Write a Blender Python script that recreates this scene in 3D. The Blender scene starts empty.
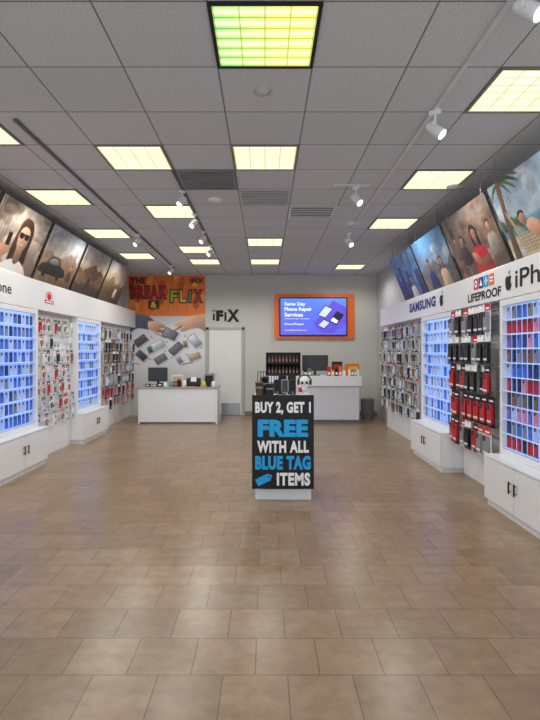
import bpy, bmesh, math, random
import numpy as np
from mathutils import Vector, Matrix
random.seed(11)
S=bpy.context.scene
COL=S.collection
S.view_settings.view_transform='Standard'
R90=math.pi/2

def lin(c):
    o=[]
    for v in c:
        v=v/255.0
        o.append(v/12.92 if v<=0.04045 else ((v+0.055)/1.055)**2.4)
    return (o[0],o[1],o[2],1.0)

MATS={}
def mat(name,col,rough=.5,metal=0.0,emit=0.0,var=.08,scale=6.0,detail=3):
    if name in MATS: return MATS[name]
    m=bpy.data.materials.new(name); m.use_nodes=True
    nt=m.node_tree; b=nt.nodes['Principled BSDF']
    tc=nt.nodes.new('ShaderNodeTexCoord'); nz=nt.nodes.new('ShaderNodeTexNoise')
    nz.inputs['Scale'].default_value=scale; nz.inputs['Detail'].default_value=detail
    nt.links.new(tc.outputs['Object'],nz.inputs['Vector'])
    rp=nt.nodes.new('ShaderNodeValToRGB'); c=lin(col)
    rp.color_ramp.elements[0].position=.3; rp.color_ramp.elements[1].position=.7
    rp.color_ramp.elements[0].color=tuple(x*(1-var) for x in c[:3])+(1,)
    rp.color_ramp.elements[1].color=tuple(min(1,x*(1+var)) for x in c[:3])+(1,)
    nt.links.new(nz.outputs['Fac'],rp.inputs['Fac'])
    nt.links.new(rp.outputs['Color'],b.inputs['Base Color'])
    b.inputs['Roughness'].default_value=rough; b.inputs['Metallic'].default_value=metal
    if emit:
        nt.links.new(rp.outputs['Color'],b.inputs['Emission Color'])
        b.inputs['Emission Strength'].default_value=emit
    MATS[name]=m; return m

def grad(name,stops,H,rough=.4,nscale=4.0,namt=.25,emit=0.0):
    m=bpy.data.materials.new(name); m.use_nodes=True
    nt=m.node_tree; b=nt.nodes['Principled BSDF']
    tc=nt.nodes.new('ShaderNodeTexCoord'); sp=nt.nodes.new('ShaderNodeSeparateXYZ')
    nt.links.new(tc.outputs['Object'],sp.inputs[0])
    nz=nt.nodes.new('ShaderNodeTexNoise'); nz.inputs['Scale'].default_value=nscale; nz.inputs['Detail'].default_value=8
    nt.links.new(tc.outputs['Object'],nz.inputs['Vector'])
    a=nt.nodes.new('ShaderNodeMath'); a.operation='DIVIDE'; a.inputs[1].default_value=H
    nt.links.new(sp.outputs['Z'],a.inputs[0])
    s=nt.nodes.new('ShaderNodeMath'); s.operation='MULTIPLY_ADD'; s.inputs[1].default_value=namt
    nt.links.new(nz.outputs['Fac'],s.inputs[0])
    s2=nt.nodes.new('ShaderNodeMath'); s2.operation='SUBTRACT'; s2.inputs[1].default_value=namt*.5
    nt.links.new(a.outputs[0],s.inputs[2]); nt.links.new(s.outputs[0],s2.inputs[0])
    rp=nt.nodes.new('ShaderNodeValToRGB'); cr=rp.color_ramp
    cr.elements[0].position=stops[0][0]; cr.elements[0].color=lin(stops[0][1])
    cr.elements[1].position=stops[-1][0]; cr.elements[1].color=lin(stops[-1][1])
    for p,c in stops[1:-1]:
        e=cr.elements.new(p); e.color=lin(c)
    nt.links.new(s2.outputs[0],rp.inputs['Fac']); nt.links.new(rp.outputs['Color'],b.inputs['Base Color'])
    b.inputs['Roughness'].default_value=rough
    if emit:
        nt.links.new(rp.outputs['Color'],b.inputs['Emission Color']); b.inputs['Emission Strength'].default_value=emit
        if emit>.8: b.inputs['Base Color'].default_value=(.1,.1,.12,1); nt.links.remove(b.inputs['Base Color'].links[0])
    return m

def bricks(name,w,h,ox,oy,c1,c2,cm,mortar,rough,bump,nscale,ncol,namt,spec=.5,big=0.0,bigscale=4.0,offset=0.0):
    m=bpy.data.materials.new(name); m.use_nodes=True
    nt=m.node_tree; b=nt.nodes['Principled BSDF']; N=nt.nodes.new; L=nt.links.new
    tc=N('ShaderNodeTexCoord'); mp=N('ShaderNodeMapping'); mp.inputs['Location'].default_value=(ox,oy,0)
    L(tc.outputs['Object'],mp.inputs['Vector'])
    br=N('ShaderNodeTexBrick'); br.offset=offset; br.squash=1
    br.inputs['Scale'].default_value=1; br.inputs['Brick Width'].default_value=w; br.inputs['Row Height'].default_value=h
    br.inputs['Mortar Size'].default_value=mortar; br.inputs['Mortar Smooth'].default_value=.2
    br.inputs['Color1'].default_value=lin(c1); br.inputs['Color2'].default_value=lin(c2); br.inputs['Mortar'].default_value=lin(cm)
    L(mp.outputs[0],br.inputs['Vector'])
    nz=N('ShaderNodeTexNoise'); nz.inputs['Scale'].default_value=nscale; nz.inputs['Detail'].default_value=10; nz.inputs['Roughness'].default_value=.7
    L(tc.outputs['Object'],nz.inputs['Vector'])
    rp=N('ShaderNodeValToRGB'); rp.color_ramp.elements[0].position=.36; rp.color_ramp.elements[1].position=.64
    rp.color_ramp.elements[0].color=tuple(ncol)+(1,); rp.color_ramp.elements[1].color=(1,1,1,1)
    L(nz.outputs['Fac'],rp.inputs['Fac'])
    mx=N('ShaderNodeMix'); mx.data_type='RGBA'; mx.blend_type='MULTIPLY'; mx.inputs[0].default_value=namt
    L(br.outputs['Color'],mx.inputs[6]); L(rp.outputs['Color'],mx.inputs[7]); out=mx.outputs[2]
    if big:
        mp2=N('ShaderNodeMapping'); mp2.inputs['Scale'].default_value=(1,3.2,1); L(tc.outputs['Object'],mp2.inputs['Vector'])
        n2=N('ShaderNodeTexNoise'); n2.inputs['Scale'].default_value=bigscale; n2.inputs['Detail'].default_value=6
        L(mp2.outputs[0],n2.inputs['Vector'])
        r2=N('ShaderNodeValToRGB'); r2.color_ramp.elements[0].position=.35; r2.color_ramp.elements[1].position=.65
        r2.color_ramp.elements[0].color=(.82,.81,.80,1); r2.color_ramp.elements[1].color=(1.0,1.0,1.0,1)
        L(n2.outputs['Fac'],r2.inputs['Fac'])
        m3=N('ShaderNodeMix'); m3.data_type='RGBA'; m3.blend_type='MULTIPLY'; m3.inputs[0].default_value=big
        L(out,m3.inputs[6]); L(r2.outputs['Color'],m3.inputs[7]); out=m3.outputs[2]
    b.inputs['Roughness'].default_value=rough
    L(out,b.inputs['Base Color'])
    b.inputs['Specular IOR Level'].default_value=spec
    bp=N('ShaderNodeBump'); bp.inputs['Strength'].default_value=bump; bp.inputs['Distance'].default_value=.004; bp.invert=True
    L(br.outputs['Fac'],bp.inputs['Height']); L(bp.outputs[0],b.inputs['Normal'])
    return m

_tc={}
def textdata(s,bold=0.0):
    k=(s,bold)
    if k in _tc: return _tc[k]
    cu=bpy.data.curves.new('t','FONT'); cu.body=s; cu.offset=bold; cu.resolution_u=4
    if bold>.03: cu.space_character=1.0+bold*2.2
    ob=bpy.data.objects.new('t',cu); COL.objects.link(ob)
    dg=bpy.context.evaluated_depsgraph_get(); dg.update()
    me=bpy.data.meshes.new_from_object(ob.evaluated_get(dg))
    vs=[tuple(v.co) for v in me.vertices]; fs=[tuple(p.vertices) for p in me.polygons]
    bpy.data.objects.remove(ob); bpy.data.curves.remove(cu); bpy.data.meshes.remove(me)
    _tc[k]=(vs,fs); return _tc[k]

class MB:
    def __init__(s): s.v=[];s.f=[];s.m=[];s.mats=[];s.sm=[];s.grid=None
    def mi(s,m):
        if m not in s.mats: s.mats.append(m)
        return s.mats.index(m)
    def add(s,vs,fs,m,smooth=False):
        o=len(s.v); i=s.mi(m); s.v+= [tuple(x) for x in vs]
        for f in fs: s.f.append(tuple(o+k for k in f)); s.m.append(i); s.sm.append(smooth)
        return s
    def bm(s,bm,m,smooth=False):
        bm.verts.index_update()
        s.add([v.co.copy() for v in bm.verts],[[v.index for v in f.verts] for f in bm.faces],m,smooth); bm.free(); return s
    def box(s,x0,y0,z0,x1,y1,z1,m,bev=0.0):
        bm=bmesh.new(); bmesh.ops.create_cube(bm,size=1)
        for v in bm.verts: v.co=Vector(((x0+x1)/2+v.co.x*(x1-x0),(y0+y1)/2+v.co.y*(y1-y0),(z0+z1)/2+v.co.z*(z1-z0)))
        if bev>0: bmesh.ops.bevel(bm,geom=bm.edges[:],offset=bev,segments=2,affect='EDGES',profile=.5)
        return s.bm(bm,m)
    def cyl(s,p0,p1,r0,m,r1=None,seg=16,cap=True):
        if r1 is None: r1=r0
        p0=Vector(p0);p1=Vector(p1); d=p1-p0
        q=d.to_track_quat('Z','Y').to_matrix()
        vs=[];fs=[]
        for (p,r) in ((p0,r0),(p1,r1)):
            for i in range(seg):
                a=2*math.pi*i/seg; vs.append(p+q@Vector((r*math.cos(a),r*math.sin(a),0)))
        for i in range(seg): j=(i+1)%seg; fs.append((i,j,seg+j,seg+i))
        s.add(vs,fs,m,True)
        if cap:
            s.add(vs[:seg],[tuple(reversed(range(seg)))],m); s.add(vs[seg:],[tuple(range(seg))],m)
        return s
    def lathe(s,prof,m,c=(0,0,0),seg=24):
        vs=[];fs=[]
        for (r,z) in prof:
            for i in range(seg):
                a=2*math.pi*i/seg; vs.append((c[0]+r*math.cos(a),c[1]+r*math.sin(a),c[2]+z))
        for k in range(len(prof)-1):
            for i in range(seg):
                j=(i+1)%seg; fs.append((k*seg+i,k*seg+j,(k+1)*seg+j,(k+1)*seg+i))
        return s.add(vs,fs,m,True)
    def sph(s,c,r,m,seg=16,ring=10):
        bm=bmesh.new(); bmesh.ops.create_uvsphere(bm,u_segments=seg,v_segments=ring,radius=1)
        for v in bm.verts: v.co=Vector((c[0]+v.co.x*r[0],c[1]+v.co.y*r[1],c[2]+v.co.z*r[2]))
        return s.bm(bm,m,True)
    def torus(s,c,R,r,m,seg=20,rs=6,axis='Y',arc=(0,2*math.pi)):
        vs=[];fs=[]; full=abs(arc[1]-arc[0]-2*math.pi)<1e-4; n=seg if full else seg+1
        for i in range(n):
            a=arc[0]+(arc[1]-arc[0])*i/seg
            for j in range(rs):
                b=2*math.pi*j/rs; rr=R+r*math.cos(b); h=r*math.sin(b)
                if axis=='Y': vs.append((c[0]+rr*math.cos(a),c[1]+h,c[2]+rr*math.sin(a)))
                elif axis=='Z': vs.append((c[0]+rr*math.cos(a),c[1]+rr*math.sin(a),c[2]+h))
                else: vs.append((c[0]+h,c[1]+rr*math.cos(a),c[2]+rr*math.sin(a)))
        for i in range(seg if full else seg):
            i2=(i+1)%n
            for j in range(rs): j2=(j+1)%rs; fs.append((i*rs+j,i2*rs+j,i2*rs+j2,i*rs+j2))
        return s.add(vs,fs,m,True)
    def poly(s,pts,m): return s.add(pts,[tuple(range(len(pts)))],m)
    def rrect(s,cx,cz,w,h,r,y0,y1,m,seg=4):
        pts=[]
        for (sx,sz,a0) in ((1,1,0),(-1,1,90),(-1,-1,180),(1,-1,270)):
            for k in range(seg+1):
                a=math.radians(a0+90*k/seg)
                pts.append((cx+sx*(w/2-r)+r*math.cos(a),cz+sz*(h/2-r)+r*math.sin(a)))
        n=len(pts); vs=[(x,y1,z) for x,z in pts]+[(x,y0,z) for x,z in pts]
        fs=[tuple(range(n)),tuple(reversed(range(n,2*n)))]
        for i in range(n): j=(i+1)%n; fs.append((j,i,n+i,n+j))
        return s.add(vs,[tuple(reversed(f)) if k>1 else f for k,f in enumerate(fs)],m)
    def text(s,t,x0,z0,x1,z1,y,m,bold=0.0):
        vs,fs=textdata(t,bold)
        ax=min(v[0] for v in vs);bx=max(v[0] for v in vs);az=min(v[1] for v in vs);bz=max(v[1] for v in vs)
        kx=(x1-x0)/(bx-ax);kz=(z1-z0)/(bz-az)
        return s.add([(x0+(v[0]-ax)*kx,y,z0+(v[1]-az)*kz) for v in vs],fs,m)
    def canvas(s,C,W,H,y,m):
        """painted print: colour per vertex on a fine grid"""
        h,w,_=C.shape; o=len(s.v)
        vs=[(W*i/(w-1),y,H*j/(h-1)) for j in range(h) for i in range(w)]
        fs=[(j*w+i,j*w+i+1,(j+1)*w+i+1,(j+1)*w+i) for j in range(h-1) for i in range(w-1)]
        s.add(vs,fs,m); s.grid=(o,C); return s
    def mesh(s,name):
        me=bpy.data.meshes.new(name); me.from_pydata(s.v,[],s.f)
        for m in s.mats: me.materials.append(m)
        for p,i,q in zip(me.polygons,s.m,s.sm): p.material_index=i; p.use_smooth=q
        if s.grid:
            o,C=s.grid; at=me.color_attributes.new('print_colour','FLOAT_COLOR','POINT')
            n=len(me.vertices); arr=np.ones((n,4),dtype=np.float32)
            c=np.clip(C,0,1); l=np.where(c<=.04045,c/12.92,((c+.055)/1.055)**2.4)
            k=C.shape[0]*C.shape[1]; arr[o:o+k,:3]=l.reshape(k,3)
            at.data.foreach_set('color',arr.ravel())
        me.update(); return me

def put(me,name,loc=(0,0,0),rot=(0,0,0),parent=None,label=None,cat=None,group=None,kind=None):
    if isinstance(me,MB): me=me.mesh(name)
    o=bpy.data.objects.new(name,me); o.location=loc; o.rotation_euler=rot; COL.objects.link(o)
    if parent is not None: o.parent=parent
    if label: o["label"]=label
    if cat: o["category"]=cat
    if group: o["group"]=group
    if kind: o["kind"]=kind
    return o
def empty(name,loc,rot,label,cat,group=None): 
    o=put(None,name,loc,rot,None,label,cat,group); o.empty_display_size=.1; return o

# ---------------------------------------------------------------- soft painter for the printed photographs
class Paint:
    def __init__(s,w,h,seed=1):
        s.w,s.h=w,h; s.r=np.random.RandomState(seed)
        s.U,s.V=np.meshgrid(np.linspace(0,1,w),np.linspace(0,1,h)); s.C=np.zeros((h,w,3)); s.asp=w/h
    def noise(s,n,oct=4):
        out=np.zeros((s.h,s.w)); amp=1;tot=0
        for o in range(oct):
            g=s.r.rand(n+2,int(n*s.asp)+3); x=s.U*(g.shape[1]-2); y=s.V*(g.shape[0]-2)
            xi=x.astype(int);yi=y.astype(int);fx=x-xi;fy=y-yi; fx=fx*fx*(3-2*fx);fy=fy*fy*(3-2*fy)
            v=(g[yi,xi]*(1-fx)+g[yi,xi+1]*fx)*(1-fy)+(g[yi+1,xi]*(1-fx)+g[yi+1,xi+1]*fx)*fy
            out+=amp*v; tot+=amp; amp*=.5; n*=2
        return out/tot-.5
    def blur(s,M,k):
        for _ in range(k):
            M=(M+np.roll(M,1,0)+np.roll(M,-1,0))/3; M=(M+np.roll(M,1,1)+np.roll(M,-1,1))/3
        return M
    def grad(s,stops):
        ps=[p for p,_ in stops]
        for k in range(3): s.C[:,:,k]=np.interp(s.V,ps,[c[k]/255 for _,c in stops])
        return s
    def tex(s,n,amt): s.C*=(1+amt*s.noise(n,5))[:,:,None]; return s
    def blobs(s,n,cols,u,v,r,soft=2,a=.8):
        for _ in range(n):
            c=cols[s.r.randint(len(cols))]; s.ell(s.r.uniform(*u),s.r.uniform(*v),s.r.uniform(*r),s.r.uniform(*r)*1.3,c,0,soft,.3,a)
        return s
    def apply(s,M,c,amp,ang,tx,cu,cv,ru,rv,a=1):
        L=1+amp*np.clip(((s.U-cu)/max(ru,.01)*math.cos(ang)+(s.V-cv)/max(rv,.01)*math.sin(ang)),-1.2,1.2)
        if tx: L=L*(1+tx*s.noise(14,4))
        M=(M*a)[:,:,None]; s.C=s.C*(1-M)+M*(np.array(c)/255.0)[None,None,:]*L[:,:,None]; return s
    def ell(s,u,v,ru,rv,c,rot=0,soft=1,amp=.2,a=1,ang=2.2,tx=.15):
        du=(s.U-u)*s.asp; dv=s.V-v; ca,sa=math.cos(rot),math.sin(rot)
        x=(du*ca+dv*sa)/(ru*s.asp); y=(-du*sa+dv*ca)/rv
        M=s.blur(((x*x+y*y)<1).astype(float),soft); return s.apply(M,c,amp,ang,tx,u,v,ru,rv,a)
    def poly(s,P,c,soft=1,amp=.2,a=1,ang=2.2,tx=.15,smooth=True):
        if smooth:
            Q=[];n=len(P)
            for i in range(n):
                p0,p1,p2,p3=P[i-1],P[i],P[(i+1)%n],P[(i+2)%n]
                for k in range(6):
                    t=k/6; Q.append([.5*((2*p1[b])+(-p0[b]+p2[b])*t+(2*p0[b]-5*p1[b]+4*p2[b]-p3[b])*t*t+(-p0[b]+3*p1[b]-3*p2[b]+p3[b])*t**3) for b in (0,1)])
        else: Q=P
        I=np.zeros(s.U.shape,bool); n=len(Q)
        for i in range(n):
            x1,y1=Q[i];x2,y2=Q[(i+1)%n]
            if y1==y2: continue
            I^=((y1>s.V)!=(y2>s.V))&(s.U<(x2-x1)*(s.V-y1)/(y2-y1)+x1)
        us=[q[0] for q in Q];vs=[q[1] for q in Q]
        return s.apply(s.blur(I.astype(float),soft),c,amp,ang,tx,(min(us)+max(us))/2,(min(vs)+max(vs))/2,(max(us)-min(us))/2,(max(vs)-min(vs))/2,a)
    def line(s,u0,v0,u1,v1,wd,c,a=1,soft=0):
        dx,dy=(u1-u0),(v1-v0); l=math.hypot(dx,dy) or 1; nx,ny=-dy/l*wd,dx/l*wd
        return s.poly([(u0+nx,v0+ny),(u1+nx,v1+ny),(u1-nx,v1-ny),(u0-nx,v0-ny)],c,soft,0,a,smooth=False,tx=0)
    def person(s,u,v,k,shirt,sk,hr,longhair=False,glasses=False,turn=0.0):
        """bust figure: head centre (u,v), head half-height k"""
        a=1/s.asp
        if longhair: s.poly([(u-.9*k*a,v-1.9*k),(u-.95*k*a,v-.2*k),(u-.6*k*a,v+1.05*k),(u+.3*k*a,v+1.2*k),(u+.95*k*a,v+.5*k),(u+1.05*k*a,v-.9*k),(u+.9*k*a,v-2.0*k)],hr,1,.35)
        s.poly([(u-2.1*k*a,v-6*k),(u-1.95*k*a,v-2.9*k),(u-1.5*k*a,v-2.0*k),(u-.4*k*a,v-1.5*k),(u+.4*k*a,v-1.5*k),(u+1.5*k*a,v-2.0*k),(u+1.95*k*a,v-2.9*k),(u+2.1*k*a,v-6*k)],shirt,1,.3)
        s.poly([(u-.33*k*a,v-.6*k),(u-.38*k*a,v-1.5*k),(u,v-1.8*k),(u+.4*k*a,v-1.5*k),(u+.33*k*a,v-.6*k)],[q*.72 for q in sk],1,.2)
        s.poly([(u-.66*k*a,v+.35*k),(u-.6*k*a,v-.35*k),(u-.35*k*a,v-.85*k),(u+.03*k*a,v-1.02*k),(u+.4*k*a,v-.82*k),(u+.62*k*a,v-.32*k),(u+.68*k*a,v+.35*k),(u+.4*k*a,v+.9*k),(u-.38*k*a,v+.9*k)],sk,1,.26)
        s.poly([(u-.7*k*a,v+.0*k),(u-.76*k*a,v+.65*k),(u-.3*k*a,v+1.12*k),(u+.4*k*a,v+1.1*k),(u+.78*k*a,v+.6*k),(u+.7*k*a,v-.02*k),(u+.54*k*a,v+.5*k),(u-.1*k*a,v+.7*k),(u-.54*k*a,v+.46*k)],hr,1,.35)
        if glasses:
            for d in (-.3,.33): s.poly([(u+(d-.27)*k*a,v+.22*k),(u+(d+.27)*k*a,v+.22*k),(u+(d+.2)*k*a,v-.1*k),(u+(d-.2)*k*a,v-.1*k)],(34,28,28),0,.5)
            s.line(u-.62*k*a,v+.2*k,u+.64*k*a,v+.2*k,.03*k,(34,28,28))
        else:
            s.ell(u-.26*k*a,v+.1*k,.11*k*a,.05*k,(60,44,38),0,0,0,.8); s.ell(u+.28*k*a,v+.1*k,.11*k*a,.05*k,(60,44,38),0,0,0,.8)
        s.ell(u+.03*k*a,v-.22*k,.09*k*a,.12*k,[q*.86 for q in sk],0,1,.1,.6)
        s.ell(u+.02*k*a,v-.54*k,.22*k*a,.07*k,(165,80,76),0,0,0,.9)
        if glasses: s.ell(u+.02*k*a,v-.52*k,.18*k*a,.04*k,(242,238,232),0,0,0,.9)
        return s

# ---------------------------------------------------------------- materials
white=mat('white_laminate',(238,240,243),.35,var=.01)
white2=mat('white_panel',(230,232,236),.45,var=.01)
black=mat('black_plastic',(18,18,20),.35,var=.2)
blackm=mat('black_matte',(26,26,28),.7,var=.2)
steel=mat('brushed_steel',(165,165,168),.3,.9,var=.1,scale=30)
chrome=mat('chrome',(200,200,205),.18,1.0,var=.03)
grey=mat('grey_plastic',(120,122,126),.5)
dgrey=mat('dark_grey_plastic',(60,62,66),.5)
txtblack=mat('black_ink',(14,14,18),.6,var=.02)
txtwhite=mat('white_ink',(255,255,255),.6,var=.01)
txtblue=mat('blue_ink',(12,36,130),.5,var=.02)
cyan=mat('cyan_ink',(20,160,225),.5,var=.03)
orange=mat('orange_gloss',(246,116,28),.35,var=.05)
red=mat('red_gloss',(206,28,36),.35,var=.05)
yellow=mat('yellow_ink',(232,204,60),.5,var=.03)
green=mat('green_ink',(160,200,50),.5,var=.03)
teal=mat('teal_ink',(60,170,160),.5,var=.03)
pred=mat('print_red',(190,44,42),.5,var=.1); mtan=mat('print_tan',(206,176,142),.5,var=.1)
glassblue=mat('blue_tinted_acrylic',(170,198,245),.15,var=.02)
# ---------------------------------------------------------------- shell
CZ=3.36; YB=12.1; YF=-1.2; XL=-3.35; XR=2.68
floor_m=bricks('ceramic_floor_tile',.3048,.3048,.198,-2.376,(174,147,118),(155,130,103),(126,106,86),.0036,.28,.25,12,(.72,.71,.69),.8,.5,.8,3.5,.5)
ceil_m=bricks('acoustic_ceiling_tile',.61,.61,.305,-2.65,(226,229,232),(219,222,226),(140,141,144),.006,.95,.3,100,(.55,.55,.56),.8,.1)
wallb_m=mat('back_wall_paint',(206,206,200),.85,var=.02,scale=1.5)
walls_m=mat('side_wall_paint',(196,197,197),.85,var=.02,scale=1.5)
base_m=mat('baseboard_vinyl',(120,118,114),.6)
put(MB().box(XL-.1,YF,-.1,XR+.1,YB+.1,0,floor_m),'floor',kind='structure')
put(MB().box(XL-.1,YF,CZ,XR+.1,YB+.1,CZ+.1,ceil_m),'ceiling',kind='structure')
put(MB().box(XL-.1,YB,0,XR+.1,YB+.1,CZ,wallb_m),'wall_back',kind='structure')
put(MB().box(XL-.1,YF,0,XL,YB,CZ,walls_m),'wall_left',kind='structure')
put(MB().box(XR,YF,0,XR+.1,YB,CZ,walls_m),'wall_right',kind='structure')
put(MB().box(-.48,YB-.012,0,XR,YB,.1,base_m,.003),'baseboard_back',kind='structure')
dm=mat('door_paint',(232,232,230),.5,var=.02)
tm=mat('door_trim_paint',(180,180,178),.5,var=.03)
DX0,DX1,DH=-1.34,-.56,2.04
door=put(MB().box(DX0,YB-.03,.01,DX1,YB-.002,DH,dm,.003),'door_1',kind='structure')
put(MB().box(DX0+.3,YB-.036,.02,DX1-.03,YB-.031,.3,steel),'kick_plate',parent=door,label='brushed steel kick plate')
put(MB().cyl((DX0+.07,YB-.03,1.0),(DX0+.07,YB-.08,1.0),.012,steel).cyl((DX0+.07,YB-.08,1.0),(DX0+.19,YB-.08,1.0),.01,steel).cyl((DX0+.07,YB-.03,1.0),(DX0+.07,YB-.038,1.0),.03,steel),'door_handle',parent=door,label='steel lever handle')
put(MB().box(DX0-.07,YB-.04,0,DX0-.005,YB,DH+.07,tm,.004).box(DX1+.005,YB-.04,0,DX1+.07,YB,DH+.07,tm,.004).box(DX0-.07,YB-.04,DH+.005,DX1+.07,YB,DH+.07,tm,.004),'trim_1',kind='structure')

# ---------------------------------------------------------------- ceiling lights
def lens_mat(name,cells,line,st,grad2=None):
    m=bpy.data.materials.new(name); m.use_nodes=True; nt=m.node_tree; b=nt.nodes['Principled BSDF']; N=nt.nodes.new; L=nt.links.new
    tc=N('ShaderNodeTexCoord'); mp=N('ShaderNodeMapping'); mp.inputs['Location'].default_value=(.28,.28,0)
    L(tc.outputs['Object'],mp.inputs[0])
    br=N('ShaderNodeTexBrick'); br.offset=0; br.inputs['Scale'].default_value=1
    br.inputs['Brick Width'].default_value=.14; br.inputs['Row Height'].default_value=.0935
    br.inputs['Mortar Size'].default_value=.009 if grad2 is None else .006; br.inputs['Mortar Smooth'].default_value=.8
    br.inputs['Color1'].default_value=cells; br.inputs['Color2'].default_value=tuple(c*.9 for c in cells[:3])+(1,); br.inputs['Mortar'].default_value=line
    L(mp.outputs[0],br.inputs[0]); out=br.outputs['Color']
    if grad2:
        sp=N('ShaderNodeSeparateXYZ'); L(tc.outputs['Object'],sp.inputs[0])
        nz=N('ShaderNodeTexNoise'); nz.inputs['Scale'].default_value=5; L(tc.outputs['Object'],nz.inputs['Vector'])
        na=N('ShaderNodeMath'); na.operation='MULTIPLY_ADD'; na.inputs[1].default_value=.35; L(nz.outputs['Fac'],na.inputs[0]); L(sp.outputs['X'],na.inputs[2])
        md=N('ShaderNodeMath'); md.operation='PINGPONG'; md.inputs[1].default_value=.0467
        ad=N('ShaderNodeMath'); ad.operation='ADD'; ad.inputs[1].default_value=.28; L(sp.outputs['Y'],ad.inputs[0]); L(ad.outputs[0],md.inputs[0])
        sc=N('ShaderNodeMath'); sc.operation='DIVIDE'; sc.inputs[1].default_value=.0467; L(md.outputs[0],sc.inputs[0])
        r1=N('ShaderNodeMapRange'); r1.inputs[1].default_value=-.12; r1.inputs[2].default_value=.34; L(na.outputs[0],r1.inputs[0])
        rp=N('ShaderNodeValToRGB'); rp.color_ramp.elements[0].color=grad2[0]; rp.color_ramp.elements[1].color=grad2[1]
        L(r1.outputs[0],rp.inputs[0])
        mx=N('ShaderNodeMix'); mx.data_type='RGBA'; mx.blend_type='MIX'
        L(sc.outputs[0],mx.inputs[0]); L(rp.outputs[0],mx.inputs[6]); mx.inputs[7].default_value=(.90,1,.70,1)
        m2=N('ShaderNodeMix'); m2.data_type='RGBA'; m2.blend_type='MULTIPLY'; m2.inputs[0].default_value=1
        L(out,m2.inputs[6]); L(mx.outputs[2],m2.inputs[7]); out=m2.outputs[2]
    L(out,b.inputs['Emission Color']); b.inputs['Emission Strength'].default_value=st
    b.inputs['Base Color'].default_value=(.1,.1,.1,1); return m
lensA=lens_mat('light_lens',(1,.97,.66,1),(.58,.50,.22,1),1.25)
lensB=lens_mat('light_lens_tinted',(1,1,.9,1),(.45,.55,.12,1),1.25,((.2,.70,.12,1),(.92,.84,.06,1)))
frame_m=mat('light_frame',(130,126,112),.5)
LAMP=34
def troffer(x,k,lm,label):
    y=2.65+.61*k+.305
    e=empty('ceiling_light',(x,y,CZ),(0,0,0),label,'ceiling light','recessed square ceiling lights')
    f=MB()
    for (a,b,c,d) in ((-.305,-.305,.305,-.285),(-.305,.285,.305,.305),(-.305,-.285,-.285,.285),(.285,-.285,.305,.285)):
        f.box(a,b,-.012,c,d,0,frame_m if lm is lensA else blackm)
    put(f,'light_frame',parent=e)
    put(MB().box(-.285,-.285,-.006,.285,.285,-.002,lm),'light_lens',parent=e,label='glowing prismatic lens panel')
    ld=bpy.data.lights.new('fluorescent_lamp','SPOT'); ld.energy=LAMP; ld.spot_size=math.radians(166); ld.spot_blend=.5
    ld.shadow_soft_size=.06; ld.color=(1,.97,.92)
    lo=bpy.data.objects.new('fluorescent_lamp',ld); COL.objects.link(lo); lo.location=(0,0,-.075); lo.parent=e
for k in (3,9,12): troffer(0,k,lensA,'square recessed ceiling light with warm white louvered lens')
troffer(0,0,lensB,'square recessed ceiling light with green-yellow lens and black frame')
for k in (3,6,10,12): troffer(-1.22,k,lensA,'square recessed ceiling light with warm white louvered lens')
for k in (2,5,8,11): troffer(-2.44,k,lensA,'square recessed ceiling light with warm white louvered lens')
for k in (1,4,7,13): troffer(1.83,k,lensA,'square recessed ceiling light with warm white louvered lens')

def vent(name,x,k,m1,m2,n,label):
    y=2.65+.61*k+.305; b=MB().box(-.29,-.29,-.004,.29,.29,0,m2)
    for (a,bb,c,d) in ((-.3,-.3,.3,-.27),(-.3,.27,.3,.3),(-.3,-.27,-.27,.27),(.27,-.27,.3,.27)): b.box(a,bb,-.014,c,d,0,m1)
    for i in range(n):
        yy=-.25+.5*(i+.5)/n; b.box(-.27,yy-.009,-.012,.27,yy+.012,-.005,m1)
    put(b,name,(x,y,CZ),label=label,cat='air vent')
vent('return_air_grille',-.61,4,mat('grille_grey',(125,125,130),.5),dgrey,12,'dark grey square return air grille in the ceiling grid')
vent('supply_air_grille',0,5,mat('grille_midgrey',(190,190,194),.5),grey,8,'grey louvered air grille in the ceiling grid')
vent('slot_diffuser',.61,6,mat('diffuser_white',(220,220,222),.5),dgrey,6,'pale metal slot diffuser with black gaps in ceiling')
put(MB().lathe([(0,-.035),(.025,-.035),(.04,-.025),(.045,-.012),(.06,-.01),(.06,0)],mat('detector_plastic',(180,180,180),.5)),'smoke_detector',(0-.02,3.55,CZ),label='small round pale smoke detector on the ceiling tile',cat='smoke detector')
for (x,y) in ((-.6,6.1),(1.25,7.2),(2.1,5.6)):
    put(MB().lathe([(0,-.02),(.05,-.018),(.085,-.008),(.09,0)],white2),'ceiling_speaker',(x,y,CZ),label='small round white fitting set in ceiling tile',cat='ceiling fitting',group='round ceiling fittings')

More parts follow.
